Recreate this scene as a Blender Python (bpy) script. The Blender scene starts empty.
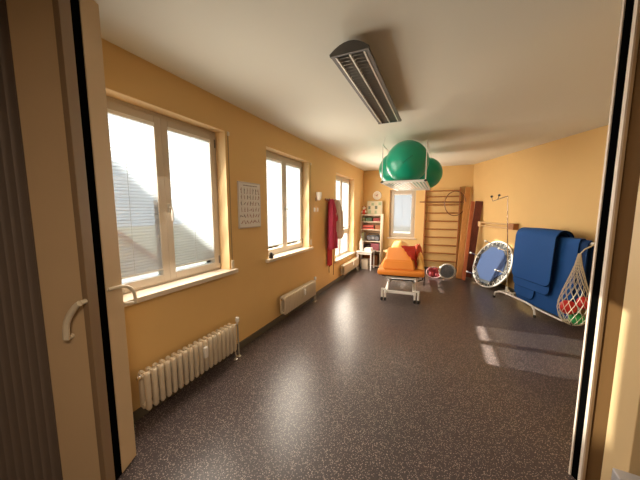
import bpy, bmesh, math, random
from mathutils import Vector, Matrix
random.seed(7)
S = bpy.context.scene
C = S.collection
PI = math.pi

# ------------------------------------------------------------------ camera
F_PX, EYE = 268.0, 1.535
PITCH = math.atan(30 / F_PX)
YAW = math.atan(121 / F_PX * math.cos(PITCH))
FW = Vector((-math.sin(YAW) * math.cos(PITCH), math.cos(YAW) * math.cos(PITCH), -math.sin(PITCH)))
RT = Vector((math.cos(YAW), math.sin(YAW), 0))
UP = RT.cross(FW)
FH = Vector((-math.sin(YAW), math.cos(YAW), 0))
cam = bpy.data.cameras.new('camera')
cam.sensor_width = 36
cam.lens = 36 * F_PX / 640
cam.clip_start = 0.02
cam_o = bpy.data.objects.new('camera', cam)
C.objects.link(cam_o)
m = Matrix((RT, UP, -FW)).transposed().to_4x4()
m.translation = Vector((0, 0, EYE))
cam_o.matrix_world = m
S.camera = cam_o

# ------------------------------------------------------------------ world, sun, added fill lights, exposure
S.view_settings.view_transform = 'Standard'
S.view_settings.look = 'None'
S.view_settings.gamma = 1
S.view_settings.use_curve_mapping = False
S.view_settings.exposure = 0.0
SUN_DIR = Vector((1, 0.04, -0.385)).normalized()
SUN_E, SKY_E, WIN_E, HALL_E = 60.0, 4.5, 27.5, 42.0
w = bpy.data.worlds.new('sky')
S.world = w
w.use_nodes = True
wn = w.node_tree.nodes
bg = wn['Background']
bg.inputs['Color'].default_value = (0.78, 0.89, 1.0, 1)
bg.inputs['Strength'].default_value = SKY_E
sun = bpy.data.lights.new('sun', 'SUN')
sun.energy = SUN_E
sun.angle = math.radians(0.6)
sun.color = (1.0, 0.9, 0.76)
sun_o = bpy.data.objects.new('sun', sun)
C.objects.link(sun_o)
sun_o.rotation_euler = SUN_DIR.to_track_quat('-Z', 'Y').to_euler()
sun_o.location = (-12, 0, 8)


def area(name, loc, direction, sx, sy, e, col):
    l = bpy.data.lights.new(name, 'AREA')
    l.shape = 'RECTANGLE'
    l.size, l.size_y, l.energy, l.color = sx, sy, e, col
    o = bpy.data.objects.new(name, l)
    C.objects.link(o)
    o.location = loc
    o.rotation_euler = Vector(direction).to_track_quat('-Z', 'Y').to_euler()
    o.visible_camera = False
    return o


WARM = (1.0, 0.89, 0.74)
# added unseen fill lights boosting the daylight at each left window, as three stacked strips tilted slightly down like light from the sky
for yc, zc, sy, hh, tilt, e in ((1.52, 1.62, 0.98, 1.1, -0.42, WIN_E * 0.85), (3.38, 1.62, 0.98, 1.1, -0.38, WIN_E * 1.25), (5.83, 1.4, 1.05, 1.5, -0.26, WIN_E * 2.15)):
    for k in (-1, 0, 1):
        area('daylight_fill', (-2.012, yc, zc + k * hh / 3), (1, 0, tilt), sy, hh / 3, e / 3, WARM)
area('daylight_fill', (-0.94, 7.40, 1.45), (0, -1, 0), 0.45, 1.05, WIN_E * 0.5, WARM)  # same added fill just inside the far window
hl = RT * 0.2 + FH * -0.7
area('hall_fill_light', (hl.x, hl.y, 2.5), (0, 0, -1), 0.6, 0.6, HALL_E, (1.0, 0.8, 0.6))  # added unseen fill behind the camera, brightens the left door panel

# ------------------------------------------------------------------ materials
MATS = {}


def mat(name, col, rough=0.6, metal=0.0, spec=None, noise=0.0, nscale=30.0, bump=0.0, bscale=200.0, sheen=0.0, col2=None):
    if name in MATS:
        return MATS[name]
    mt = bpy.data.materials.new(name)
    mt.use_nodes = True
    nt = mt.node_tree
    b = nt.nodes['Principled BSDF']
    b.inputs['Base Color'].default_value = (*col, 1)
    b.inputs['Roughness'].default_value = rough
    b.inputs['Metallic'].default_value = metal
    if spec is not None:
        b.inputs['Specular IOR Level'].default_value = spec
    if sheen:
        b.inputs['Sheen Weight'].default_value = sheen
    tc = nt.nodes.new('ShaderNodeTexCoord')
    if noise or col2:
        n = nt.nodes.new('ShaderNodeTexNoise')
        n.inputs['Scale'].default_value = nscale
        n.inputs['Detail'].default_value = 4
        nt.links.new(tc.outputs['Object'], n.inputs['Vector'])
        mx = nt.nodes.new('ShaderNodeMix')
        mx.data_type = 'RGBA'
        c2 = col2 or tuple(c * (1 - noise) for c in col)
        mx.inputs[6].default_value = (*col, 1)
        mx.inputs[7].default_value = (*c2, 1)
        nt.links.new(n.outputs['Fac'], mx.inputs[0])
        nt.links.new(mx.outputs[2], b.inputs['Base Color'])
    if bump:
        n2 = nt.nodes.new('ShaderNodeTexNoise')
        n2.inputs['Scale'].default_value = bscale
        nt.links.new(tc.outputs['Object'], n2.inputs['Vector'])
        bp = nt.nodes.new('ShaderNodeBump')
        bp.inputs['Strength'].default_value = bump
        bp.inputs['Distance'].default_value = 0.002
        nt.links.new(n2.outputs['Fac'], bp.inputs['Height'])
        nt.links.new(bp.outputs['Normal'], b.inputs['Normal'])
    MATS[name] = mt
    return mt


def wood(name, c1, c2, scale=(3, 3, 30), rough=0.45):
    mt = bpy.data.materials.new(name)
    mt.use_nodes = True
    nt = mt.node_tree
    b = nt.nodes['Principled BSDF']
    b.inputs['Roughness'].default_value = rough
    tc = nt.nodes.new('ShaderNodeTexCoord')
    mp = nt.nodes.new('ShaderNodeMapping')
    mp.inputs['Scale'].default_value = scale
    n = nt.nodes.new('ShaderNodeTexNoise')
    n.inputs['Scale'].default_value = 6
    n.inputs['Detail'].default_value = 6
    r = nt.nodes.new('ShaderNodeValToRGB')
    r.color_ramp.elements[0].color = (*c1, 1)
    r.color_ramp.elements[1].color = (*c2, 1)
    r.color_ramp.elements[0].position = 0.35
    r.color_ramp.elements[1].position = 0.65
    nt.links.new(tc.outputs['Object'], mp.inputs['Vector'])
    nt.links.new(mp.outputs[0], n.inputs['Vector'])
    nt.links.new(n.outputs['Fac'], r.inputs['Fac'])
    nt.links.new(r.outputs[0], b.inputs['Base Color'])
    return mt


def floor_mat():
    mt = bpy.data.materials.new('speckled_floor')
    mt.use_nodes = True
    nt = mt.node_tree
    N, L = nt.nodes, nt.links
    b = N['Principled BSDF']
    tc = N.new('ShaderNodeTexCoord')
    base = N.new('ShaderNodeTexNoise')
    base.inputs['Scale'].default_value = 60
    base.inputs['Detail'].default_value = 3
    L.new(tc.outputs['Object'], base.inputs['Vector'])
    r0 = N.new('ShaderNodeValToRGB')
    r0.color_ramp.elements[0].color = (0.038, 0.028, 0.030, 1)
    r0.color_ramp.elements[1].color = (0.074, 0.057, 0.059, 1)
    L.new(base.outputs['Fac'], r0.inputs['Fac'])
    prev = r0.outputs[0]
    for sc, th, col in ((95, 0.24, (0.36, 0.28, 0.25, 1)), (140, 0.2, (0.02, 0.014, 0.016, 1)), (70, 0.12, (0.48, 0.4, 0.36, 1))):
        v = N.new('ShaderNodeTexVoronoi')
        v.inputs['Scale'].default_value = sc
        L.new(tc.outputs['Object'], v.inputs['Vector'])
        rr = N.new('ShaderNodeValToRGB')
        rr.color_ramp.elements[0].color = (1, 1, 1, 1)
        rr.color_ramp.elements[1].color = (0, 0, 0, 1)
        rr.color_ramp.elements[0].position = th
        rr.color_ramp.elements[1].position = th + 0.08
        L.new(v.outputs['Distance'], rr.inputs['Fac'])
        mx = N.new('ShaderNodeMix')
        mx.data_type = 'RGBA'
        mx.inputs[7].default_value = col
        L.new(rr.outputs[0], mx.inputs[0])
        L.new(prev, mx.inputs[6])
        prev = mx.outputs[2]
    L.new(prev, b.inputs['Base Color'])
    b.inputs['Roughness'].default_value = 0.33
    b.inputs['Specular IOR Level'].default_value = 0.5
    n2 = N.new('ShaderNodeTexNoise')
    n2.inputs['Scale'].default_value = 9
    L.new(tc.outputs['Object'], n2.inputs['Vector'])
    mr = N.new('ShaderNodeMapRange')
    mr.inputs['To Min'].default_value = 0.27
    mr.inputs['To Max'].default_value = 0.40
    L.new(n2.outputs['Fac'], mr.inputs['Value'])
    L.new(mr.outputs[0], b.inputs['Roughness'])
    return mt


def blind_mat(through=0.12, name='blind_fabric'):
    mt = bpy.data.materials.new(name)
    mt.use_nodes = True
    nt = mt.node_tree
    N, L = nt.nodes, nt.links
    N.remove(N['Principled BSDF'])
    d = N.new('ShaderNodeBsdfDiffuse')
    d.inputs['Color'].default_value = (0.80, 0.81, 0.84, 1)
    t = N.new('ShaderNodeBsdfTranslucent')
    t.inputs['Color'].default_value = (0.135, 0.15, 0.17, 1)
    tr = N.new('ShaderNodeBsdfTransparent')
    m1 = N.new('ShaderNodeMixShader')
    m1.inputs[0].default_value = 0.5
    m2 = N.new('ShaderNodeMixShader')
    m2.inputs[0].default_value = through
    L.new(d.outputs[0], m1.inputs[1])
    L.new(t.outputs[0], m1.inputs[2])
    L.new(m1.outputs[0], m2.inputs[1])
    L.new(tr.outputs[0], m2.inputs[2])
    L.new(m2.outputs[0], N['Material Output'].inputs[0])
    return mt


def glass_mat():
    mt = bpy.data.materials.new('window_glass')
    mt.use_nodes = True
    nt = mt.node_tree
    N, L = nt.nodes, nt.links
    N.remove(N['Principled BSDF'])
    g = N.new('ShaderNodeBsdfGlossy')
    g.inputs['Roughness'].default_value = 0.02
    tr = N.new('ShaderNodeBsdfTransparent')
    tr.inputs['Color'].default_value = (0.93, 0.96, 0.95, 1)
    fr = N.new('ShaderNodeFresnel')
    fr.inputs[0].default_value = 1.45
    m2 = N.new('ShaderNodeMixShader')
    L.new(fr.outputs[0], m2.inputs[0])
    L.new(tr.outputs[0], m2.inputs[1])
    L.new(g.outputs[0], m2.inputs[2])
    L.new(m2.outputs[0], N['Material Output'].inputs[0])
    return mt


WALLP = mat('wall_paint_orange', (0.74, 0.49, 0.20), 0.75, noise=0.06, nscale=3, bump=0.35, bscale=140)
REVEAL = mat('reveal_paint', (0.84, 0.60, 0.32), 0.7)
CEILP = mat('ceiling_paint', (0.74, 0.72, 0.63), 0.9, noise=0.03, nscale=1.5)
FLOORM = floor_mat()
BLIND = blind_mat()
GLASS = glass_mat()
FROST = blind_mat(0.45, 'frosted_glass')
UPVC = mat('window_frame_plastic', (0.54, 0.47, 0.385), 0.35)
SILLM = mat('sill_stone', (0.70, 0.60, 0.48), 0.35, noise=0.15, nscale=18)
BASEB = mat('baseboard_rubber', (0.10, 0.085, 0.06), 0.5)
PANEL = mat('door_panel_laminate', (0.58, 0.42, 0.25), 0.5, noise=0.05, nscale=8)
PANELB = mat('door_profile_dark', (0.24, 0.155, 0.085), 0.5)
FOLD = mat('folding_wall_vinyl', (0.16, 0.115, 0.085), 0.6)
BLACKR = mat('black_rubber', (0.002, 0.002, 0.002), 0.95, spec=0.0)
ALU = mat('pale_profile', (0.78, 0.68, 0.58), 0.4)
CREAM = mat('cream_plastic', (0.72, 0.62, 0.46), 0.35)
RADP = mat('radiator_enamel', (0.66, 0.56, 0.42), 0.3)
CHROME = mat('chrome', (0.75, 0.73, 0.7), 0.18, metal=1.0)
WHITEM = mat('white_enamel', (0.82, 0.80, 0.76), 0.3)
WHITEP = mat('white_plastic', (0.83, 0.80, 0.75), 0.4)
BLACKP = mat('black_plastic', (0.015, 0.015, 0.017), 0.4)
GREYM = mat('lamp_housing_grey', (0.11, 0.105, 0.10), 0.45)
LOUV = mat('louvre_aluminium', (0.42, 0.40, 0.37), 0.3, metal=0.9)
LOUVL = mat('louvre_rim', (0.75, 0.72, 0.66), 0.35, metal=0.3)
GREEN = mat('green_rubber', (0.005, 0.33, 0.20), 0.32, bump=0.1, bscale=60)
ORANGE = mat('orange_vinyl', (0.84, 0.27, 0.035), 0.42, bump=0.2, bscale=30)
YELLOWC = mat('yellow_cotton', (0.90, 0.52, 0.14), 0.85, sheen=0.2)
REDC = mat('red_cloth', (0.36, 0.025, 0.012), 0.9, spec=0.1)
PINKR = mat('raspberry_cloth', (0.55, 0.05, 0.12), 0.9, sheen=0.4)
GREYC = mat('grey_cloth', (0.62, 0.52, 0.45), 0.9, sheen=0.3)
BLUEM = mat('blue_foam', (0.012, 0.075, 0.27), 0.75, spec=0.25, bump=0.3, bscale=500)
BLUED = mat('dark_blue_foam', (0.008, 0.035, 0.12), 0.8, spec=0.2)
BLUET = mat('trampoline_cloth', (0.022, 0.065, 0.21), 0.7, noise=0.45, nscale=60)
WOODB = wood('beech_bar', (0.30, 0.10, 0.025), (0.44, 0.18, 0.05), (30, 4, 30))
WOODL = wood('light_board', (0.52, 0.22, 0.06), (0.66, 0.32, 0.10), (30, 30, 3))
WOODR = wood('red_brown_board', (0.42, 0.10, 0.035), (0.55, 0.16, 0.06), (30, 30, 3))
WOODD = wood('dark_maroon_board', (0.09, 0.018, 0.012), (0.15, 0.03, 0.018), (30, 30, 3))
WOODS = wood('pale_rail_wood', (0.62, 0.40, 0.20), (0.74, 0.52, 0.28), (4, 30, 30))
SHELFM = mat('shelf_cream', (0.80, 0.68, 0.52), 0.5)
REDP = mat('red_rubber', (0.62, 0.03, 0.025), 0.4)
GREENB = mat('green_ball', (0.03, 0.42, 0.12), 0.4)
NETM = mat('net_cord', (0.72, 0.66, 0.52), 0.8)
PAPER = mat('poster_paper', (0.74, 0.72, 0.70), 0.6)
INK = mat('poster_ink_pink', (0.38, 0.18, 0.17), 0.8)
INKD = mat('poster_ink_grey', (0.22, 0.17, 0.17), 0.8)
PLASTER = mat('outside_render', (0.6, 0.56, 0.5), 0.9)
ROOFM = mat('roof_tiles', (0.3, 0.1, 0.06), 0.8)


# ------------------------------------------------------------------ mesh helpers
class MB:
    def __init__(self):
        self.bm = bmesh.new()

    def box(self, a, b, bevel=0.0, rot=None):
        a, b = Vector(a), Vector(b)
        c, s = (a + b) / 2, (b - a)
        M = Matrix.Translation(c) @ Matrix.Diagonal((abs(s.x), abs(s.y), abs(s.z), 1))
        if rot is not None:
            M = rot @ M
        r = bmesh.ops.create_cube(self.bm, size=1, matrix=M)
        if bevel:
            es = {e for v in r['verts'] for e in v.link_edges}
            bmesh.ops.bevel(self.bm, geom=list(es), offset=bevel, segments=2, affect='EDGES', profile=0.5)
        return self

    def prism(self, pts, axis, lo, hi):
        """closed 2D outline extruded along an axis ('x','y','z')"""
        def P(p, t):
            return {'x': (t, p[0], p[1]), 'y': (p[0], t, p[1]), 'z': (p[0], p[1], t)}[axis]
        A = [self.bm.verts.new(P(p, lo)) for p in pts]
        B = [self.bm.verts.new(P(p, hi)) for p in pts]
        n = len(pts)
        self.bm.faces.new(A)
        self.bm.faces.new(B)
        for i in range(n):
            self.bm.faces.new((A[i], A[(i + 1) % n], B[(i + 1) % n], B[i]))
        return self

    def tube(self, pts, r, seg=8, closed=False, flat=1.0):
        pts = [Vector(p) for p in pts]
        n = len(pts)
        rings = []
        up = None
        for i, p in enumerate(pts):
            if closed:
                t = (pts[(i + 1) % n] - pts[i - 1]).normalized()
            else:
                t = (pts[min(i + 1, n - 1)] - pts[max(i - 1, 0)]).normalized()
            if up is None:
                up = Vector((0, 0, 1)) if abs(t.z) < 0.9 else Vector((1, 0, 0))
            u = (up - t * up.dot(t)).normalized()
            v = t.cross(u)
            up = u
            rr = r[i] if isinstance(r, (list, tuple)) else r
            rings.append([self.bm.verts.new(p + (u * math.cos(a) + v * math.sin(a) * flat) * rr)
                          for a in (2 * PI * k / seg for k in range(seg))])
        m_ = n if closed else n - 1
        for i in range(m_):
            A, B = rings[i], rings[(i + 1) % n]
            for k in range(seg):
                self.bm.faces.new((A[k], A[(k + 1) % seg], B[(k + 1) % seg], B[k]))
        if not closed:
            self.bm.faces.new(rings[0])
            self.bm.faces.new(list(reversed(rings[-1])))
        return self

    def lathe(self, prof, c=(0, 0, 0), seg=24, axis='z'):
        c = Vector(c)
        rings = []
        for r, z in prof:
            ring = []
            for k in range(seg):
                a = 2 * PI * k / seg
                p = {'z': (r * math.cos(a), r * math.sin(a), z), 'x': (z, r * math.cos(a), r * math.sin(a)),
                     'y': (r * math.cos(a), z, r * math.sin(a))}[axis]
                ring.append(self.bm.verts.new(c + Vector(p)))
            rings.append(ring)
        for A, B in zip(rings, rings[1:]):
            for k in range(seg):
                self.bm.faces.new((A[k], A[(k + 1) % seg], B[(k + 1) % seg], B[k]))
        self.bm.faces.new(rings[0])
        self.bm.faces.new(list(reversed(rings[-1])))
        return self

    def sphere(self, c, r, seg=24, sc=(1, 1, 1)):
        M = Matrix.Translation(c) @ Matrix.Diagonal((*sc, 1))
        bmesh.ops.create_uvsphere(self.bm, u_segments=seg, v_segments=seg // 2, radius=r, matrix=M)
        return self

    def grid(self, f, nu, nv, thick=0.0):
        V = [[self.bm.verts.new(f(i / nu, j / nv)) for j in range(nv + 1)] for i in range(nu + 1)]
        for i in range(nu):
            for j in range(nv):
                self.bm.faces.new((V[i][j], V[i + 1][j], V[i + 1][j + 1], V[i][j + 1]))
        if thick:
            self.bm.normal_update()
            bmesh.ops.solidify(self.bm, geom=self.bm.faces[:], thickness=thick)
        return self

    def build(self, name, material, parent=None, smooth=False, label=None):
        bmesh.ops.recalc_face_normals(self.bm, faces=self.bm.faces[:])
        me = bpy.data.meshes.new(name)
        self.bm.to_mesh(me)
        self.bm.free()
        me.materials.append(material)
        if smooth:
            me.polygons.foreach_set('use_smooth', [True] * len(me.polygons))
            try:
                me.set_sharp_from_angle(angle=math.radians(40))
            except Exception:
                pass
        o = bpy.data.objects.new(name, me)
        C.objects.link(o)
        if parent is not None:
            o.parent = parent
        if label:
            o['label'] = label
        return o


def tag(o, label, cat, group=None):
    o['label'] = label
    o['category'] = cat
    if group:
        o['group'] = group
    return o


def thing(name, label, cat, loc=(0, 0, 0), rz=0.0, group=None):
    o = bpy.data.objects.new(name, None)
    C.objects.link(o)
    o.location = loc
    o.rotation_euler = (0, 0, rz)
    return tag(o, label, cat, group)


def struct(o):
    o['kind'] = 'structure'
    return o


def empty(name, loc=(0, 0, 0), rz=0.0):
    o = bpy.data.objects.new(name, None)
    C.objects.link(o)
    o.location = loc
    o.rotation_euler = (0, 0, rz)
    return o


def copy_tree(o, parent=None):
    c = o.copy()
    C.objects.link(c)
    c.parent = parent
    for ch in [x for x in bpy.data.objects if x.parent == o]:
        copy_tree(ch, c)
    return c


def arc(c, r, a0, a1, n, f):
    return [f(c, r, a0 + (a1 - a0) * i / n) for i in range(n + 1)]


def P(lat, fwd, z=0.0):
    """a plan position measured across and along the doorway direction"""
    v = RT * lat + FH * fwd
    return Vector((v.x, v.y, z))


# ------------------------------------------------------------------ setting
XL, YF, H = -1.978, 7.369, 2.6
LATR = 3.62
W1 = (0.92, 2.12, 0.905, 2.31)
W2 = (2.80, 3.97, 0.905, 2.31)
W3 = (5.20, 6.47, 0.47, 2.29)
T = 0.32
# left wall: solid pieces around three openings
b = MB()
y = 0.60
for (a0, a1, z0, z1) in (W1, W2, W3):
    b.box((XL - T, y, 0), (XL, a0, H))
    b.box((XL - T, a0, 0), (XL, a1, z0))
    b.box((XL - T, a0, z1), (XL, a1, H))
    y = a1
b.box((XL - T, y, 0), (XL, YF + T, H))
struct(b.build('wall_left', WALLP))
WF = (-1.27, -0.60, 0.80, 2.07)
b = MB()
xr = 0.62
b.box((XL - T, YF, 0), (WF[0], YF + T, H))
b.box((WF[0], YF, 0), (WF[1], YF + T, WF[2]))
b.box((WF[0], YF, WF[3]), (WF[1], YF + T, H))
b.box((WF[1], YF, 0), (xr + 0.35, YF + T, H))
struct(b.build('wall_far', WALLP))


def cbox(mb, l0, l1, f0, f1, z0, z1, bevel=0):
    """box aligned with the doorway"""
    mb.box((l0, f0, z0), (l1, f1, z1), bevel, rot=Matrix.Rotation(YAW, 4, 'Z'))
    return mb


struct(cbox(MB(), LATR, LATR + 0.2, 1.2, 7.6, 0, H).build('wall_right', WALLP))
# wall beside the doorway, right and left
struct(cbox(MB(), 1.50, LATR + 0.1, 1.24, 1.41, 0, H).build('wall_front', WALLP))
struct(cbox(MB(), -2.3, -1.28, 1.53, 1.62, 0, H).build('wall_front_left', WALLP))
struct(cbox(MB(), -2.0, -1.85, -1.8, 1.3, 0, H).build('wall_hall_left', mat('hall_paint', (0.35, 0.26, 0.17), 0.8)))
struct(cbox(MB(), 2.1, 2.25, -1.8, 1.3, 0, H).build('wall_hall_right', mat('hall_dark_paint', (0.10, 0.11, 0.08), 0.8)))
struct(cbox(MB(), -2.0, 2.25, -1.95, -1.8, 0, H).build('wall_hall_back', MATS['hall_paint']))
# floor and ceiling
fo = [P(-2.0, -1.9), P(2.3, -1.9), P(2.3, 1.2), P(3.85, 1.2), P(3.85, 7.8), Vector((XL - T, 7.9, 0)), Vector((XL - T, 0.3, 0)), P(-2.3, 1.2), P(-2.0, 1.2)]
struct(MB().prism([(p.x, p.y) for p in fo], 'z', -0.12, 0).build('floor', FLOORM))
struct(MB().prism([(p.x, p.y) for p in fo], 'z', H, H + 0.15).build('ceiling', CEILP))
# baseboards
b = MB()
b.box((XL, 0.75, 0), (XL + 0.016, YF, 0.075), 0.003)
struct(b.build('baseboard_left', BASEB))
struct(MB().box((XL + 0.016, YF - 0.014, 0), (0.63, YF, 0.07), 0.003).build('baseboard_far', BASEB))
struct(cbox(MB(), LATR - 0.014, LATR, 1.41, 6.55, 0, 0.07, 0.003).build('baseboard_right', BASEB))


# ------------------------------------------------------------------ windows
def frame_ring(mb, axis, a0, a1, z0, z1, wd, d0, d1):
    """rectangular ring: a = horizontal run, d = depth"""
    def bx(p0, p1, q0, q1):
        if axis == 'y':
            mb.box((d0, p0, q0), (d1, p1, q1), 0.004)
        else:
            mb.box((p0, d0, q0), (p1, d1, q1), 0.004)
    bx(a0, a0 + wd, z0, z1)
    bx(a1 - wd, a1, z0, z1)
    bx(a0 + wd, a1 - wd, z1 - wd, z1)
    bx(a0 + wd, a1 - wd, z0, z0 + wd)
    return mb


SLAT_PITCH = 0.0235
BLINDS = []


def make_blind(name, axis, a0, a1, zt, zb, dpl, sgn, label, group, cord=True):
    """slatted blind; dpl = depth plane, sgn = direction into the room"""
    root = thing(name, label, 'blind', group=group)

    def PT(a, d, z):
        return (dpl + sgn * d, a, z) if axis == 'y' else (a, dpl + sgn * d, z)
    hb = MB()
    p, q = PT(a0, -0.012, zt - 0.028), PT(a1, 0.014, zt)
    hb.box([min(i, j) for i, j in zip(p, q)], [max(i, j) for i, j in zip(p, q)], 0.003)
    hb.build('head_rail', WHITEM, root)
    sb = MB()
    z = zt - 0.03
    til = math.radians(70)
    wd = 0.0290
    while z - 0.024 > zb - 0.0095:
        rows = []
        for k in range(4):
            t = k / 3 - 0.5
            crown = 0.0035 * (1 - (2 * t) ** 2)
            dd = -t * wd * math.cos(til) + crown * math.sin(til)
            zz = z - 0.012 + t * wd * math.sin(til) + crown * math.cos(til)
            rows.append([sb.bm.verts.new(PT(a0 + 0.004, dd, zz)), sb.bm.verts.new(PT(a1 - 0.004, dd, zz))])
        for A, B in zip(rows, rows[1:]):
            sb.bm.faces.new((A[0], A[1], B[1], B[0]))
        z -= SLAT_PITCH
    sb.build('slats', BLIND, root, smooth=True)
    rb = MB()
    p, q = PT(a0 + 0.002, -0.008, zb), PT(a1 - 0.002, 0.009, zb + 0.014)
    rb.box([min(i, j) for i, j in zip(p, q)], [max(i, j) for i, j in zip(p, q)], 0.002)
    rb.build('bottom_rail', mat('blind_rail_grey', (0.55, 0.53, 0.50), 0.4), root)
    if cord:
        for fr in (0.5,):
            cb = MB()
            cb.tube([PT(a0 + (a1 - a0) * fr, 0.011, zt - 0.02), PT(a0 + (a1 - a0) * fr, 0.011, zb + 0.006)], 0.0018, 5)
            cb.build('ladder_cord', mat('cord_grey', (0.5, 0.5, 0.5), 0.8), root)
    return root


def window_left(idx, Wd, transom=None, where=''):
    a0, a1, z0, z1 = Wd
    root = struct(empty('window_%d' % idx))
    fx0, fx1 = XL - 0.19, XL - 0.125          # fixed frame depth
    fr = MB()
    frame_ring(fr, 'y', a0, a1, z0, z1, 0.048, fx0, fx1)
    zl = z0
    if transom:
        fr.box((fx0, a0 + 0.048, transom - 0.035), (fx1, a1 - 0.048, transom + 0.035), 0.004)
        zl = transom - 0.013
        fr.box((fx0, (a0 + a1) / 2 - 0.03, z0 + 0.048), (fx1, (a0 + a1) / 2 + 0.03, transom - 0.035), 0.004)
    fr.build('window_frame', UPVC, root)
    mid = (a0 + a1) / 2
    for s, (p, q) in enumerate(((a0 + 0.036, mid + 0.004), (mid + 0.004, a1 - 0.036))):
        sh = MB()
        frame_ring(sh, 'y', p, q, zl + 0.036, z1 - 0.036, 0.058, fx0 + 0.01, fx1 + 0.015)
        so = sh.build('sash', UPVC, root)
        MB().box((fx0 + 0.03, p + 0.05, zl + 0.085), (fx0 + 0.036, q - 0.05, z1 - 0.085)).build('pane', GLASS, so)
        if s == 1:
            hz = zl + (z1 - zl) * 0.46
            hb = MB()
            hb.box((fx1 + 0.013, p + 0.012, hz - 0.035), (fx1 + 0.022, p + 0.040, hz + 0.035), 0.004)
            hb.tube([(fx1 + 0.02, p + 0.026, hz), (fx1 + 0.055, p + 0.026, hz), (fx1 + 0.058, p + 0.026, hz - 0.01), (fx1 + 0.055, p + 0.026, hz - 0.11)], 0.008, 8)
            hb.build('window_handle', mat('handle_grey', (0.45, 0.42, 0.37), 0.35), so, smooth=True)
            hg = MB()
            for hzz in (zl + 0.12, z1 - 0.12):
                hg.tube([(fx1 + 0.012, q + 0.002, hzz - 0.04), (fx1 + 0.012, q + 0.002, hzz + 0.04)], 0.009, 8)
            hg.build('hinge', mat('hinge_dark', (0.12, 0.1, 0.09), 0.4), so)
    if transom:
        for p, q in ((a0 + 0.04, mid - 0.02), (mid + 0.02, a1 - 0.04)):
            MB().box((fx0 + 0.03, p, z0 + 0.04), (fx0 + 0.031, q, transom - 0.03)).build('pane', FROST, root, label='frosted lower pane')
    # lining of the recess
    lv = MB()
    lv.box((fx1, a1 - 0.004, z0), (XL - 0.001, a1 + 0.0005, z1))
    lv.box((fx1, a0 - 0.0005, z0), (XL - 0.001, a0 + 0.004, z1))
    lv.box((fx1, a0, z1 - 0.004), (XL - 0.001, a1, z1 + 0.0005))
    lv.build('reveal', REVEAL, root)
    ov = MB()
    xo = XL - T - 0.002
    ov.box((xo, a1 - 0.006, z0), (fx0, a1 + 0.0005, z1)).box((xo, a0 - 0.0005, z0), (fx0, a0 + 0.006, z1))
    ov.box((xo, a0, z1 - 0.006), (fx0, a1, z1 + 0.0005)).box((xo - 0.03, a0, z0 - 0.001), (fx0, a1, z0 + 0.01))
    ov.build('outer_reveal', WHITEM, root)
    sl = MB()
    sl.box((fx1 - 0.005, a0, z0 - 0.001), (XL, a1, z0 + 0.012))
    sl.box((XL - 0.004, a0 - 0.06, z0 - 0.028), (XL + 0.045, a1 + 0.075, z0 + 0.012), 0.004)
    sl.build('window_sill', SILLM, root)
    # blinds sit in front of each pane, fixed to the sash
    res = []
    for p, q in ((a0 + 0.092, mid - 0.052), (mid + 0.060, a1 - 0.092)):
        res.append((p, q, z1 - 0.092, zl + 0.132))
    return res, fx1


nm = ['the nearest window on the left wall', 'the middle window on the left wall', 'the tall far window on the left wall']
for i, (Wd, tr) in enumerate(((W1, None), (W2, None), (W3, 1.0))):
    res, fx1 = window_left(i + 1, Wd, tr)
    for k, (p, q, zt, zb) in enumerate(res):
        side = ('left', 'right')[k]
        make_blind('window_blind', 'y', p, q, zt, zb, fx1 + 0.004, 1,
                   'white slatted blind on the %s sash of %s' % (side, nm[i]), 'slatted blinds on the left wall windows')

# far window
root = struct(empty('window_4'))
fy0, fy1 = YF + 0.09, YF + 0.15
x0, x1, z0, z1 = WF
fr = MB()
frame_ring(fr, 'x', x0, x1, z0, z1, 0.055, fy0, fy1)
fr.build('window_frame', UPVC, root)
sh = MB()
frame_ring(sh, 'x', x0 + 0.045, x1 - 0.045, z0 + 0.045, z1 - 0.045, 0.07, fy0 - 0.015, fy1)
so = sh.build('sash', UPVC, root)
MB().box((x0 + 0.1, fy1 - 0.02, z0 + 0.1), (x1 - 0.1, fy1 - 0.014, z1 - 0.1)).build('pane', GLASS, so)
hb = MB()
hb.box((x1 - 0.09, fy0 - 0.025, 1.36), (x1 - 0.065, fy0 - 0.014, 1.44), 0.003)
hb.tube([(x1 - 0.078, fy0 - 0.02, 1.40), (x1 - 0.078, fy0 - 0.055, 1.40), (x1 - 0.078, fy0 - 0.055, 1.30)], 0.008, 8)
hb.build('window_handle', MATS['handle_grey'], so, smooth=True)
lv = MB()
lv.box((x0 - 0.0005, YF + 0.001, z0), (x0 + 0.004, fy0, z1))
lv.box((x1 - 0.004, YF + 0.001, z0), (x1 + 0.0005, fy0, z1))
lv.box((x0, YF + 0.001, z1 - 0.004), (x1, fy0, z1 + 0.0005))
lv.build('reveal', REVEAL, root)
MB().box((x0 - 0.03, YF - 0.03, z0 - 0.03), (x1 + 0.03, YF + 0.001, z0 + 0.002), 0.004).box((x0, YF, z0 - 0.002), (x1, fy0, z0 + 0.003)).build('window_sill', SILLM, root)
make_blind('window_blind', 'x', x0 + 0.112, x1 - 0.112, z1 - 0.112, z0 + 0.16, fy0 - 0.006, -1,
           'narrow white blind in the single far wall window beside the shelf', None)

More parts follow.
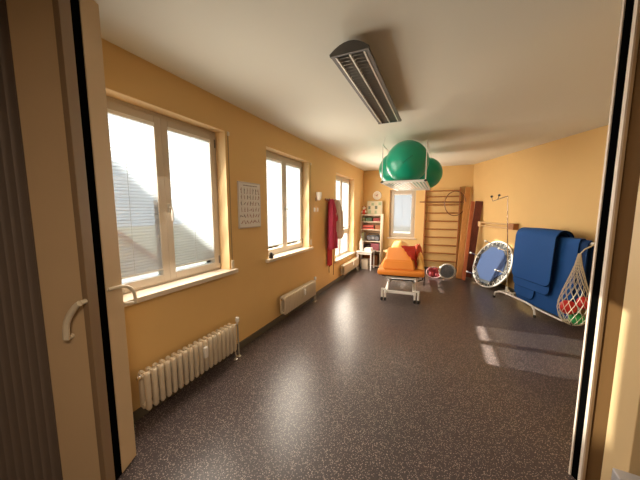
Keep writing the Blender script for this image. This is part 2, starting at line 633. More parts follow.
# ------------------------------------------------------------------ neighbour outside (shades the lower part of the first window)
nb = thing('neighbour_house', 'rendered house with a pitched roof outside behind the window blinds', 'house', (-10, -3.2, -2))
gp = [(-8.2, 0), (11.2, 0), (11.2, 0.4), (1.4, 9.0), (-1.4, 9.0), (-8.2, 3.0)]
MB().prism([(p[0], p[1]) for p in gp], 'x', -5, 0).build('house_wall', PLASTER, nb)
rf = MB()
rf.prism([(11.4, 0.25), (11.4, 0.45), (1.4, 9.22), (-1.4, 9.22), (-8.4, 3.1), (-8.4, 2.9), (-1.4, 9.0), (1.4, 9.0)], 'x', -5.1, 0.1)
rf.build('house_roof', ROOFM, nb)
gr = MB()
gr.box((-60, -40, -2.2), (XL - 1.5, 60, -2.0))
struct(gr.build('ground_outside', mat('outside_ground', (0.13, 0.14, 0.10), 0.9)))

# ------------------------------------------------------------------ folding partition on the left of the doorway
RZ = YAW
fd = thing('folding_door', 'beige folding partition door parked at the left of the doorway', 'door', (0, 0, 0), RZ)
LL = -1.15
MB().box((LL - 0.24, 1.295, 0.01), (LL - 0.012, 1.515, H - 0.005), 0.003).build('lead_panel', PANEL, fd)
MB().box((LL - 0.014, 1.402, 0.01), (LL, 1.520, H - 0.005), 0.002).build('edge_profile', PANEL, fd)
MB().box((LL - 0.014, 1.35, 0.01), (LL - 0.004, 1.402, H - 0.005), 0.001).build('rubber_seal', BLACKR, fd)
MB().box((LL - 0.03, 1.288, 0.01), (LL - 0.001, 1.35, H - 0.005), 0.003).build('edge_profile', PANELB, fd, label='darker brown edge profile')
b = MB()
pts = []
n = 12
for i in range(n + 1):
    pts.append((LL - 0.24 - 0.022 * i, 1.29 + (0.05 if i % 2 else 0.0)))
outl = pts + [(p[0], p[1] + 0.012) for p in reversed(pts)]
# rounded pleats
fine = []
for i in range(0, 16 * 6 + 1):
    t = i / 6
    fine.append((LL - 0.24 - 0.024 * t, 1.315 - 0.025 * math.cos(PI * t)))
outl = fine + [(p[0], p[1] + 0.012) for p in reversed(fine)]
b.prism(outl, 'z', 0.01, H - 0.005)
b.build('pleated_skin', FOLD, fd, smooth=True)
# the two bow handles
def bow(pts, foot_dir, r, name):
    hb = MB()
    fine = []
    P_ = [Vector(p) for p in pts]
    N_ = 14
    for i in range(N_ + 1):
        t = i / N_ * (len(P_) - 1)
        k = min(int(t), len(P_) - 2)
        u = t - k
        p0, p1, p2, p3 = P_[max(k - 1, 0)], P_[k], P_[k + 1], P_[min(k + 2, len(P_) - 1)]
        fine.append(0.5 * ((2 * p1) + (p2 - p0) * u + (2 * p0 - 5 * p1 + 4 * p2 - p3) * u * u + (3 * p1 - p0 - 3 * p2 + p3) * u ** 3))
    hb.tube(fine, r, 10)
    for e in (fine[0], fine[-1]):
        hb.tube([e, e + Vector(foot_dir)], r * 0.85, 10)
    return hb.build(name, CREAM, fd, smooth=True)


bow([(-1.253, 1.262, 0.902), (-1.238, 1.258, 0.99), (-1.195, 1.258, 1.06), (-1.165, 1.258, 1.085)], (0, 0.036, 0), 0.0145, 'pull_handle')
bow([(-1.15, 1.415, 1.105), (-1.12, 1.50, 1.10), (-1.095, 1.53, 1.06), (-1.09, 1.535, 0.99)], (-0.05, -0.02, 0.003), 0.0095, 'pull_handle')

# right jamb with its rubber channel
jr = thing('door_post', 'beige door post with a black rubber channel right of the doorway', 'door post', (0, 0, 0), RZ)
LR = 1.457
MB().box((LR + 0.012, 1.345, 0.0), (LR + 0.043, 1.410, H), 0.002).build('post_body', PANEL, jr)
MB().box((LR, 1.401, 0.0), (LR + 0.013, 1.411, H), 0.001).build('pale_strip', ALU, jr, label='pale strip on the room side of the seal')
MB().box((LR + 0.006, 1.359, 0.0), (LR + 0.013, 1.401, H), 0.001).build('rubber_seal', BLACKR, jr)
MB().box((LR + 0.002, 1.343, 0.0), (LR + 0.013, 1.359, H), 0.001).build('pale_strip', ALU, jr, label='pale strip on the hall side of the seal')
MB().box((LR + 0.028, 1.243, 0.0), (LR + 0.035, 1.343, H), 0.001).build('recessed_panel', mat('post_shade_brown', (0.12, 0.062, 0.022), 0.85, spec=0.1), jr, label='brown recessed strip, darkened to imitate shade')  # brown taken darker to stand in for shade in the recess
MB().box((LR - 0.008, 1.128, 0.0), (LR + 0.12, 1.240, H), 0.003).build('front_panel', mat('post_cream', (0.66, 0.48, 0.26), 0.45), jr)
fb = MB()
cr = Matrix.Translation((1.395, 1.10, 0.0)) @ Matrix.Rotation(math.radians(-28), 4, 'Z')
fb.box((-0.035, -0.045, 0.0), (0.12, 0.02, 0.335), 0.006, rot=cr)
o = fb.build('door_stop_box', mat('pale_grey_metal', (0.5, 0.49, 0.52), 0.35, metal=0.4))
o.rotation_euler = (0, 0, RZ)
tag(o, 'small pale grey metal box at the foot of the right door post', 'box')


# ------------------------------------------------------------------ radiators
def radiator(yc0, nsec, pitch, zb, zt, label, valve='far'):
    root = thing('radiator', label, 'radiator', (XL, yc0, 0), group='low cream column radiators on the left wall')
    b = MB()
    xf = 0.138
    xb = 0.045
    hw = pitch * 0.385
    for i in range(nsec):
        yc = pitch * (i + 0.5)
        for xc, rr in ((xf - 0.014, 0.014), (xb + 0.014, 0.014)):
            prof = []
            # each column: flat tube with rounded head
            b.tube([(xc, yc, zb + 0.004), (xc, yc, zb + 0.018), (xc, yc, zt - 0.02), (xc, yc, zt - 0.006), (xc, yc, zt)],
                   [hw * 0.5, hw, hw, hw * 0.8, hw * 0.4], 8, flat=1.0)
        b.box((xb + 0.012, yc - hw * 0.55, zt - 0.045), (xf - 0.012, yc + hw * 0.55, zt - 0.006), 0.004)
        b.box((xb + 0.012, yc - hw * 0.55, zb + 0.006), (xf - 0.012, yc + hw * 0.55, zb + 0.045), 0.004)
    for zz in (zt - 0.032, zb + 0.03):
        b.tube([((xf + xb) / 2, 0.004, zz), ((xf + xb) / 2, nsec * pitch - 0.004, zz)], 0.017, 10)
    b.build('radiator_body', RADP, root, smooth=True)
    L_ = nsec * pitch
    pl = MB()
    xm = (xf + xb) / 2
    pl.tube([(xm, 0.01, zt - 0.032), (xm, -0.022, zt - 0.032)], 0.014, 8)
    pl.build('bleed_plug', CHROME, root, smooth=True)
    vb = MB()
    vb.tube([(xm, L_ - 0.01, zt - 0.032), (xm, L_ + 0.06, zt - 0.032)], 0.011, 8)
    vb.tube([(xm, L_ + 0.06, zt - 0.02), (xm + 0.01, L_ + 0.06, 0.0)], 0.0085, 8)
    vb.tube([(xm, L_ - 0.01, zb + 0.03), (xm, L_ + 0.0, zb + 0.03), (xm, L_ + 0.008, zb + 0.015), (xm + 0.02, L_ + 0.008, 0.0)], 0.008, 8)
    vb.lathe([(0.022, 0.0), (0.022, 0.006), (0.012, 0.012)], (xm + 0.01, L_ + 0.06, 0), 12)
    vb.lathe([(0.022, 0.0), (0.022, 0.006), (0.012, 0.012)], (xm + 0.02, L_ + 0.008 - 0.012, 0), 12)
    vb.build('pipes', mat('pipe_chrome', (0.72, 0.66, 0.56), 0.25, metal=0.6), root, smooth=True)
    kn = MB()
    kn.lathe([(0.012, 0.0), (0.02, 0.012), (0.022, 0.045), (0.016, 0.055)], (xm, L_ + 0.06, zt - 0.018), 12)
    kn.build('thermostat_knob', WHITEP, root, smooth=True)
    mt_ = MB()
    mt_.box((xf, L_ * 0.56 - 0.019, (zb + zt) / 2 + 0.0), (xf + 0.024, L_ * 0.56 + 0.019, (zb + zt) / 2 + 0.095), 0.005)
    mt_.build('heat_meter', WHITEP, root)
    for yy in (pitch * 3, L_ - pitch * 3):
        for z_ in (zb + 0.05, zt - 0.07):
            MB().box((0.0, yy - 0.006, z_), (xb + 0.02, yy + 0.006, z_ + 0.02)).build('wall_bracket', RADP, root)
    return root


radiator(1.10, 18, 0.052, 0.10, 0.388, 'cream column radiator under the nearest window on the left')
radiator(2.97, 22, 0.0445, 0.125, 0.375, 'cream column radiator under the middle window on the left')
radiator(5.40, 25, 0.0445, 0.13, 0.345, 'cream column radiator below the tall far window')

# ------------------------------------------------------------------ left wall bits
po = thing('poster', 'framed white exercise chart with small drawings on the left wall', 'poster', (XL, 2.265, 1.335))
MB().box((0, 0, 0), (0.014, 0.385, 0.505), 0.003).build('poster_frame', mat('poster_frame_grey', (0.5, 0.45, 0.42), 0.5), po)
MB().box((0.014, 0.012, 0.012), (0.0155, 0.373, 0.493)).build('poster_sheet', PAPER, po)
ik, ik2 = MB(), MB()
rnd = random.Random(3)
# heading strokes
yy = 0.08
while yy < 0.31:
    wl = rnd.uniform(0.006, 0.02)
    ik2.box((0.0155, yy, 0.462), (0.0163, yy + wl, 0.472))
    yy += wl + 0.006
for r_ in range(6):
    zc = 0.405 - r_ * 0.068
    for c_ in range(7):
        yc = 0.045 + c_ * 0.049
        q = ik if rnd.random() < 0.7 else ik2
        a = rnd.uniform(-1.2, 1.2) if r_ > 1 else rnd.uniform(-0.15, 0.15)
        hh = 0.052 if r_ < 1 else 0.036
        p0 = Vector((0.0162, yc - math.sin(a) * hh / 2, zc - math.cos(a) * hh / 2))
        p1 = Vector((0.0162, yc + math.sin(a) * hh / 2, zc + math.cos(a) * hh / 2))
        q.tube([p0, p1], 0.0030, 5)
        q.tube([p1, p1 + Vector((0, rnd.uniform(-0.018, 0.018), -0.018))], 0.0025, 5)
        q.tube([p0, p0 + Vector((0, rnd.uniform(-0.02, 0.02), 0.004))], 0.0025, 5)
        q.sphere(p1 + (p1 - p0).normalized() * 0.006, 0.0045, 8, (0.3, 1, 1))
ik.build('drawings', INK, po, label='pinkish little figures')
ik2.build('drawings', INKD, po, label='dark grey little figures and heading')

ws = thing('wall_lamp', 'small white cup shaped wall lamp between middle window and hanging towels', 'lamp', (XL, 4.23, 1.76))
lb = MB()
lb.lathe([(0.022, -0.06), (0.036, -0.03), (0.045, 0.03), (0.048, 0.075), (0.043, 0.075), (0.03, -0.02)], (0.06, 0, 0), 16)
lb.build('lamp_shade', WHITEP, ws, smooth=True)
MB().box((0, -0.03, -0.075), (0.018, 0.03, -0.01), 0.004).tube([(0.01, 0, -0.04), (0.05, 0, -0.055)], 0.008, 8).build('lamp_base', mat('lamp_base_tan', (0.5, 0.36, 0.2), 0.5), ws)
for k, (yy, lab) in enumerate(((4.17, 'cream light switch below the wall lamp, left of the two'), (4.29, 'cream light switch below the wall lamp, right of the two'))):
    sw = thing('light_switch', lab, 'switch', (XL, yy, 1.54), group='switches under the wall lamp')
    MB().box((0, -0.038, -0.038), (0.008, 0.038, 0.038), 0.003).build('switch_plate', CREAM, sw)
    MB().box((0.008, -0.024, -0.026), (0.013, 0.024, 0.026), 0.003).build('switch_rocker', WHITEP, sw)

# shutter straps beside the windows
for yy, z0_, z1_, lab in ((2.155, 0.95, 2.29, 'narrow brown shutter strap right of the nearest window'), (4.03, 0.98, 2.28, 'narrow brown shutter strap right of the middle window')):
    st = thing('shutter_strap', lab, 'strap', (XL, yy, z0_), group=None)
    MB().box((0.0, -0.006, 0.0), (0.003, 0.006, z1_ - z0_)).build('strap', mat('strap_brown', (0.36, 0.24, 0.11), 0.8), st)
    MB().box((0.0, -0.018, -0.03), (0.012, 0.018, 0.06), 0.004).build('strap_winder', CREAM, st)
    MB().box((0.0, -0.014, z1_ - z0_ - 0.02), (0.014, 0.014, z1_ - z0_ + 0.02), 0.004).build('strap_guide', CREAM, st)

# small black figure on the sill of the middle window
sb = MB()
sb.lathe([(0.028, 0), (0.030, 0.02), (0.018, 0.045), (0.02, 0.06), (0.008, 0.075)], (0, 0, 0), 12)
sb.tube([(0, 0.0, 0.03), (0, 0.04, 0.04), (0, 0.055, 0.03)], 0.01, 8)
o = sb.build('sill_ornament', BLACKP, smooth=True)
o.location = (XL + 0.004, 2.86, 0.917)
tag(o, 'small black ornament on the sill of the middle window', 'ornament')

# coat hooks and hanging cloths
hk = thing('coat_rack', 'narrow wooden coat hook rail left of the tall far window', 'coat rack', (XL, 4.62, 1.73))
MB().box((0, 0, -0.02), (0.018, 0.50, 0.02), 0.004).build('rail', WOODB, hk)
for yy in (0.08, 0.25, 0.42):
    MB().tube([(0.015, yy, 0.0), (0.05, yy, -0.01), (0.065, yy, 0.02)], 0.006, 8).build('hook', BLACKP, hk, smooth=True)


def cloth(name, label, cat, y0, width, ztop, zbot, xo, mt_, folds, taper_top=0.35, depth=0.028, seed=1):
    b = MB()
    rr = random.Random(seed)
    ph = rr.uniform(0, 6)

    def f(u, v):
        wdt = width * (taper_top + (1 - taper_top) * min(1, v * 2.2)) * (1 - 0.12 * max(0, v - 0.6))
        yv = y0 + width / 2 + (u - 0.5) * wdt
        x = xo + depth * (0.6 + 0.5 * math.sin(u * folds * 2 * PI + ph + 0.6 * v)) * (0.5 + 0.5 * min(1, v * 3))
        zv = ztop + (zbot - ztop) * v - 0.02 * math.sin(u * 9 + ph) * v
        return (XL + x, yv, zv)
    b.grid(f, 40, 24, 0.006)
    o_ = b.build(name, mt_, smooth=True)
    return tag(o_, label, cat)


cloth('hanging_towel', 'wide raspberry red towel hanging from the coat hook rail', 'towel', 4.62, 0.34, 1.735, 0.80, 0.035, PINKR, 3.5, depth=0.10, seed=2)
cloth('scarf', 'long narrow raspberry cloth hanging lowest below the coat hooks', 'cloth', 4.70, 0.19, 1.70, 0.45, 0.014, mat('raspberry_sash', (0.55, 0.05, 0.06), 0.9), 2.2, taper_top=0.7, depth=0.045, seed=5)
cloth('hanging_jacket', 'greyish jacket hanging on the right coat hook by the far window', 'jacket', 4.86, 0.34, 1.735, 0.98, 0.06, GREYC, 2.6, depth=0.12, seed=9)
o = MB().tube([(XL + 0.02, 4.80, 1.70), (XL + 0.025, 4.81, 1.2), (XL + 0.012, 4.80, 0.60), (XL + 0.01, 4.83, 0.30)], 0.005, 6).build('cord', BLACKP)
tag(o, 'thin dark cord hanging below the long red cloth', 'cord')
o = MB().tube([(XL + 0.015, 5.09, 1.70), (XL + 0.02, 5.09, 0.9), (XL + 0.012, 5.07, 0.55), (XL + 0.01, 5.07, 0.2)], 0.005, 6).build('cord', mat('brown_cord', (0.2, 0.1, 0.05), 0.7))
tag(o, 'thin brown cord hanging down just left of the tall window', 'cord')

# ------------------------------------------------------------------ ceiling lamp
cl = thing('ceiling_light', 'long dark grey louvred ceiling light fixture, switched off', 'ceiling light', (-0.565, 1.69, 2.6))
LW, LLn = 0.128, 1.47
prof = []
for i in range(9):
    t = -1 + 2 * i / 8
    prof.append((t * LW, -0.085 + 0.055 * (1 - t * t)))
prof = prof + [(LW * 0.97, -0.100), (-LW * 0.97, -0.100)]
MB().prism(prof, 'y', 0, 0.02).build('end_cap', GREYM, cl)
MB().prism(prof, 'y', LLn - 0.02, LLn).build('end_cap', GREYM, cl)
hs = MB()
hs.prism([(t_ * LW * 0.98, -0.087 + 0.054 * (1 - t_ * t_)) for t_ in (-1, -0.75, -0.5, -0.25, 0, 0.25, 0.5, 0.75, 1)] + [(LW * 0.95, -0.098), (LW * 0.74, -0.098), (LW * 0.74, -0.06), (-LW * 0.74, -0.06), (-LW * 0.74, -0.098), (-LW * 0.95, -0.098)], 'y', 0.02, LLn - 0.02)
hs.build('housing', GREYM, cl)
for xx in (0.25, LLn - 0.25):
    MB().box((-0.04, xx - 0.04, -0.036), (0.04, xx + 0.04, 0)).build('ceiling_mount', GREYM, cl)
for s in (-1, 0, 1):
    MB().box((s * LW * 0.71 - 0.0045, 0.02, -0.102), (s * LW * 0.71 + 0.0045, LLn - 0.02, -0.060)).build('louvre_rail', LOUVL, cl)
lo = MB()
for r_ in (-1, 1):
    for i in range(34):
        yy = 0.05 + i * (LLn - 0.1) / 33
        xa, xb_ = (0.006, LW * 0.71 - 0.006)
        lo.box((min(r_ * xa, r_ * xb_), yy - 0.002, -0.098), (max(r_ * xa, r_ * xb_), yy + 0.002, -0.072))
lo.build('louvre_blades', LOUV, cl)
for r_ in (-1, 1):
    MB().tube([(r_ * LW * 0.36, 0.04, -0.068), (r_ * LW * 0.36, LLn - 0.04, -0.068)], 0.006, 8).build('tube_lamp', mat('tube_white', (0.8, 0.8, 0.8), 0.3), cl, smooth=True)

# ------------------------------------------------------------------ hanging ball rack with three balls
rk = thing('ball_rack', 'white wire rack hung from the ceiling under the green balls', 'rack', (-0.80, 3.98, 1.93))
RW, RL = 0.59, 1.62
fr = MB()
for (p, q) in (((0, 0), (RW, 0)), ((0, RL), (RW, RL)), ((0, 0), (0, RL)), ((RW, 0), (RW, RL))):
    fr.box((min(p[0], q[0]) - 0.012, min(p[1], q[1]) - 0.012, -0.015), (max(p[0], q[0]) + 0.012, max(p[1], q[1]) + 0.012, 0.02), 0.003)
fr.build('tray_frame', WHITEM, rk)
gd = MB()
for i in range(1, 12):
    gd.box((RW * i / 12 - 0.009, 0, -0.006), (RW * i / 12 + 0.009, RL, 0.0))
for i in range(1, 9):
    gd.box((0, RL * i / 9 - 0.009, -0.012), (RW, RL * i / 9 + 0.009, -0.006))
gd.build('tray_grid', WHITEM, rk)
for xx, yy in ((0, 0), (RW, 0), (0, RL), (RW, RL)):
    MB().tube([(xx, yy, 0), (xx, yy, 0.53)], 0.007, 8).build('hanger_rod', WHITEM, rk, smooth=True)
    MB().tube([(xx, yy, 0.53), (xx + 0.03, yy + (0.05 if yy < 1 else -0.05), 0.67)], 0.0018, 5).build('hanger_wire', WHITEM, rk)
for xx in (0, RW):
    MB().tube([(xx, 0, 0.53), (xx, RL, 0.53)], 0.006, 8).build('side_bar', WHITEM, rk, smooth=True)
for xx, yy in ((0, 0), (RW, 0)):
    MB().lathe([(0.02, -0.004), (0.02, 0.012), (0.012, 0.018)], (xx, yy - 0.012, 0.0), 10).build('corner_cap', BLACKP, rk)


def gym_ball(c, r, label):
    root = thing('exercise_ball', label, 'exercise ball', c, group='green exercise balls on the hanging rack')
    b = MB()
    b.sphere((0, 0, 0), r, 48)
    b.build('ball_skin', GREEN, root, smooth=True)
    rg = MB()
    for k in range(-3, 4):
        zz = k * 0.02
        rr = math.sqrt(r * r - zz * zz)
        if abs(k) == 3:
            rg.tube([(rr * math.cos(a), zz, rr * math.sin(a)) for a in (2 * PI * i / 64 for i in range(64))], 0.0022, 5, closed=True)
    rg.build('seam_ring', GREEN, root, smooth=True)
    vp = MB()
    vp.lathe([(0.012, -0.004), (0.012, 0.003), (0.006, 0.006)], (0, 0, 0), 10, 'y')
    v = vp.build('valve', WHITEP, root)
    v.location = (-r * 0.62, r * 0.75, r * 0.2)
    return root


# tray floor z = 1.93
b1 = P(1.272, 4.02, 2.231)
gym_ball(b1, 0.300, 'big green exercise ball at the front of the hanging rack')
b2 = P(1.285, 4.61, 2.205)
gym_ball((b2.x, b2.y, 2.215), 0.284, 'green exercise ball half hidden at the left of the rack')
b3 = P(1.985, 5.12, 2.215)
gym_ball(b3, 0.284, 'green exercise ball at the right rear of the rack')
# printed mark on the front ball
d = (Vector((0, 0, EYE)) - b1).normalized()
side = d.cross(Vector((0, 0, 1))).normalized() * -1
upv = side.cross(d).normalized() * -1
ball1 = [x for x in bpy.data.objects if x.name == 'exercise_ball'][0]
mk = MB()
for k in range(6):
    t = (k - 2.5) * 0.024
    c0 = d * 1.0 + side * (t / 0.300 + 0.03) + Vector((0, 0, 1)) * (t * 0.75 / 0.300 + 0.12)
    c0 = c0.normalized() * 0.3005
    e = (side * 0.6 - Vector((0, 0, 1)) * 0.8).normalized() * 0.008
    a_ = (c0 + e).normalized() * 0.3008
    b_ = (c0 - e).normalized() * 0.3008
    mk.tube([a_, b_], 0.003, 5)
    if k < 5:
        mk.tube([b_, (b_ + side * 0.015 + Vector((0, 0, 0.011))).normalized() * 0.3008], 0.0025, 5)
mk.build('printed_lettering', mat('ball_print', (0.004, 0.10, 0.07), 0.5), ball1)

# ------------------------------------------------------------------ far wall: clock, shelf and its load
ck = thing('wall_clock', 'round white wall clock above the shelf', 'clock', (-1.60, YF, 1.925))
MB().lathe([(0.105, -0.03), (0.115, -0.02), (0.115, 0.0)], (0, 0, 0), 28, 'y').build('clock_rim', WHITEP, ck, smooth=True)
MB().lathe([(0.092, -0.034), (0.092, -0.029)], (0, 0, 0), 28, 'y').build('clock_face', mat('clock_face', (0.75, 0.66, 0.52), 0.5), ck)
MB().tube([(0, -0.037, 0), (0.03, -0.037, 0.04)], 0.004, 6).tube([(0, -0.037, 0), (-0.06, -0.037, 0.02)], 0.003, 6).build('clock_hands', BLACKP, ck)
MB().lathe([(0.03, -0.0365), (0.03, -0.034)], (0, 0, 0), 16, 'y').build('clock_centre', mat('clock_pink', (0.72, 0.4, 0.3), 0.5), ck)

sf = thing('bookcase', 'narrow cream open bookcase in the far left corner', 'shelf', (-1.962, 7.05, 0))
SWd, SD, SH = 0.55, 0.305, 1.43
MB().box((0, 0, 0), (0.018, SD, SH), 0.002).build('side_panel', SHELFM, sf)
MB().box((SWd - 0.02, 0, 0), (SWd, SD, SH), 0.002).build('side_panel', SHELFM, sf)
MB().box((0.018, SD - 0.008, 0.03), (SWd - 0.02, SD, SH)).build('back_panel', mat('shelf_back', (0.55, 0.36, 0.2), 0.6), sf)
levels = [0.05, 0.456, 0.706, 1.02, 1.23, 1.412]
for z_ in levels:
    MB().box((0.018, 0.0, z_ - 0.018), (SWd - 0.02, SD - 0.008, z_), 0.001).build('shelf_board', SHELFM, sf)


def onshelf(name, label, cat, x0_, x1_, h, z_, mt_, y0_=0.02, dpt=0.22, group=None, kind='box'):
    X0 = -1.962 + x0_
    X1 = -1.962 + x1_
    root = thing(name, label, cat, ((X0 + X1) / 2, 7.05 + y0_ + dpt / 2, z_ + 0.001), group=group)
    hw, hd = (X1 - X0) / 2, dpt / 2
    if kind == 'box':
        MB().box((-hw, -hd, 0), (hw, hd, h * 0.82), 0.004).build('box_body', mt_, root)
        MB().box((-hw - 0.002, -hd - 0.002, h * 0.8), (hw + 0.002, hd + 0.002, h), 0.004).build('box_lid', mt_, root)
    elif kind == 'book':
        MB().box((-hw + 0.004, -hd + 0.002, 0.003), (hw - 0.002, hd - 0.003, h - 0.003)).build('pages', PAPER, root)
        MB().box((-hw, -hd, 0), (hw, hd, 0.003)).box((-hw, -hd, h - 0.003), (hw, hd, h)).box((-hw, -hd, 0), (hw, -hd + 0.003, h)).build('cover', mt_, root)
    elif kind == 'cyl':
        MB().lathe([(hw, 0), (hw, h * 0.75), (hw * 0.45, h * 0.88), (hw * 0.45, h)], (0, 0, 0), 16).build('bottle_body', mt_, root, smooth=True)
        MB().lathe([(hw * 0.5, h), (hw * 0.5, h * 1.12)], (0, 0, 0), 12).build('cap', WHITEP, root, smooth=True)
    return root


DG = mat('dark_green_card', (0.05, 0.09, 0.04), 0.6)
OL = mat('olive_card', (0.30, 0.30, 0.14), 0.6)
DR = mat('dark_red_card', (0.22, 0.02, 0.015), 0.6)
PK = mat('coral_card', (0.70, 0.14, 0.10), 0.6)
BR = mat('brown_card', (0.28, 0.10, 0.03), 0.6)
MG = mat('plum_card', (0.30, 0.08, 0.10), 0.6)
onshelf('tin', 'small olive tin left end of the top compartment', 'tin', 0.03, 0.11, 0.11, 1.23, OL, kind='cyl')
onshelf('storage_box', 'dark green box in the top compartment of the bookcase', 'box', 0.13, 0.30, 0.10, 1.23, DG)
onshelf('storage_box', 'dark red box right end of the top compartment', 'box', 0.33, 0.51, 0.09, 1.23, DR)
zz = 1.02
for k, (hh, mt_, lab) in enumerate(((0.035, PK, 'lowest coral book of the lying stack'), (0.03, DR, 'dark red book in the middle of the lying stack'), (0.04, PK, 'topmost coral book of the lying stack'))):
    onshelf('book', lab + ' in the bookcase', 'book', 0.04 + 0.01 * k, 0.36 - 0.008 * k, hh, zz, mt_, kind='book', group='books lying in the second compartment')
    zz += hh + 0.001
onshelf('storage_box', 'brown box beside the coral books in the second compartment', 'box', 0.385, 0.52, 0.12, 1.02, BR)
cd = thing('cassette_player', 'black portable cassette player in the third compartment', 'cassette player', (-1.962 + 0.33, 7.05 + 0.13, 0.707))
MB().box((-0.18, -0.08, 0), (0.18, 0.08, 0.155), 0.02).build('player_body', mat('player_black', (0.03, 0.032, 0.038), 0.4), cd, smooth=True)
for s in (-1, 1):
    MB().lathe([(0.055, -0.085), (0.055, -0.078), (0.02, -0.076)], (s * 0.105, 0, 0.075), 20, 'y').build('speaker', mat('speaker_grey', (0.13, 0.13, 0.15), 0.5), cd)
MB().tube([(-0.14, 0, 0.15), (-0.13, 0, 0.19), (0.13, 0, 0.19), (0.14, 0, 0.15)], 0.008, 8).build('carry_handle', BLACKP, cd, smooth=True)
MB().box((-0.035, -0.085, 0.05), (0.035, -0.078, 0.11)).build('tape_door', mat('tape_door_grey', (0.25, 0.25, 0.28), 0.3), cd)
onshelf('folder', 'olive folder standing left of the cassette player', 'folder', 0.03, 0.09, 0.22, 0.706, OL, kind='book')
onshelf('storage_box', 'plum coloured box in the fourth compartment', 'box', 0.28, 0.50, 0.19, 0.456, MG)
onshelf('storage_box', 'dark box left in the fourth compartment', 'box', 0.05, 0.25, 0.14, 0.456, mat('black_card', (0.03, 0.02, 0.02), 0.6))
onshelf('storage_box', 'brown box at the bottom of the bookcase', 'box', 0.06, 0.46, 0.28, 0.05, BR)

# picture board and items on top of the shelf
pb = thing('picture_board', 'pale board with small photos leaning on top of the bookcase', 'picture', (-1.83, 7.22, 1.4135))
MB().box((0, 0, 0), (0.40, 0.02, 0.36), 0.004).build('board', mat('board_cream', (0.58, 0.52, 0.36), 0.6), pb)
rnd = random.Random(11)
tones = [mat('photo_green', (0.30, 0.38, 0.22), 0.5), mat('photo_grey', (0.34, 0.34, 0.30), 0.5), mat('photo_sand', (0.60, 0.50, 0.32), 0.5), mat('photo_dark', (0.14, 0.15, 0.10), 0.5)]
for i in range(4):
    for j in range(3):
        xx, zq = 0.02 + i * 0.09 + rnd.uniform(0, 0.015), 0.02 + j * 0.11 + rnd.uniform(0, 0.02)
        MB().box((xx, -0.003, zq), (xx + rnd.uniform(0.055, 0.078), 0, zq + rnd.uniform(0.07, 0.095))).build('photo', tones[(i * 2 + j * 3 + (i * j) % 2) % 4], pb)
sp = thing('soft_toy', 'small red and white soft toy at the left end of the bookcase top', 'toy', (-1.905, 7.17, 1.413))
MB().sphere((0, 0, 0.07), 0.06, 20, (0.95, 0.8, 1.15)).build('body', mat('toy_red', (0.6, 0.07, 0.04), 0.8), sp, smooth=True)
MB().sphere((0, 0, 0.175), 0.045, 20).build('head', mat('toy_white', (0.8, 0.72, 0.62), 0.8), sp, smooth=True)
for s in (-1, 1):
    MB().tube([(s * 0.045, -0.01, 0.10), (s * 0.06, -0.04, 0.05)], [0.018, 0.02], 8).build('arm', MATS['toy_white'], sp, smooth=True)
    MB().sphere((s * 0.035, 0, 0.215), 0.016, 12).build('ear', MATS['toy_red'], sp, smooth=True)

# ------------------------------------------------------------------ white side table and what stands on it
tb = thing('side_table', 'small white side table in front of the bookcase', 'table', (-1.96, 6.62, 0))
MB().box((0, 0, 0.455), (0.42, 0.42, 0.485), 0.006).build('tabletop', WHITEM, tb)
MB().box((0.03, 0.03, 0.40), (0.39, 0.045, 0.455)).box((0.03, 0.375, 0.40), (0.39, 0.39, 0.455)).build('apron', WHITEM, tb)
for xx in (0.02, 0.37):
    for yy in (0.02, 0.37):
        MB().box((xx, yy, 0), (xx + 0.033, yy + 0.033, 0.456), 0.003).build('leg', WHITEM, tb)
pj = thing('pump_bottle', 'tall white pump bottle on the left of the side table', 'bottle', (-1.875, 6.82, 0.486))
MB().lathe([(0.055, 0), (0.058, 0.16), (0.05, 0.22), (0.02, 0.27), (0.018, 0.31)], (0, 0, 0), 18).build('bottle_body', WHITEP, pj, smooth=True)
MB().tube([(0, 0, 0.30), (0, 0, 0.37), (0.02, -0.02, 0.375), (0.05, -0.05, 0.36)], 0.009, 8).build('pump', mat('pump_grey', (0.3, 0.27, 0.25), 0.5), pj, smooth=True)
tw = thing('folded_towel', 'folded white towel on the right of the side table', 'towel', (-1.67, 6.80, 0.486))
for k in range(3):
    MB().box((-0.09, -0.11, 0.026 * k), (0.09, 0.11, 0.026 * k + 0.025), 0.011).build('towel_layer', mat('towel_white', (0.85, 0.78, 0.74), 0.95), tw, smooth=True)
wb = thing('waste_bin', 'cream bin standing under the white side table', 'bin', (-1.755, 6.84, 0))
MB().prism([(-0.085, -0.085), (0.085, -0.085), (0.085, 0.085), (-0.085, 0.085)], 'z', 0.0, 0.24).build('bin_body', mat('bin_cream', (0.56, 0.48, 0.38), 0.5), wb)
MB().box((-0.092, -0.092, 0.235), (0.092, 0.092, 0.26), 0.006).build('bin_lid', MATS['bin_cream'], wb)

# little round stool
sl = thing('stool', 'small round pale wooden stool behind the treatment table', 'stool', (-1.09, 6.6, 0))
MB().lathe([(0.13, 0.515), (0.155, 0.525), (0.155, 0.55), (0.14, 0.56)], (0, 0, 0), 24).build('seat', WOODS, sl, smooth=True)
for k in range(4):
    a = PI / 4 + k * PI / 2
    MB().tube([(0.09 * math.cos(a), 0.09 * math.sin(a), 0.52), (0.15 * math.cos(a), 0.15 * math.sin(a), 0)], 0.013, 8).build('leg', WOODS, sl, smooth=True)
MB().tube([(0.125 * math.cos(2 * PI * i / 24), 0.125 * math.sin(2 * PI * i / 24), 0.17) for i in range(24)], 0.007, 6, closed=True).build('foot_ring', WOODS, sl, smooth=True)

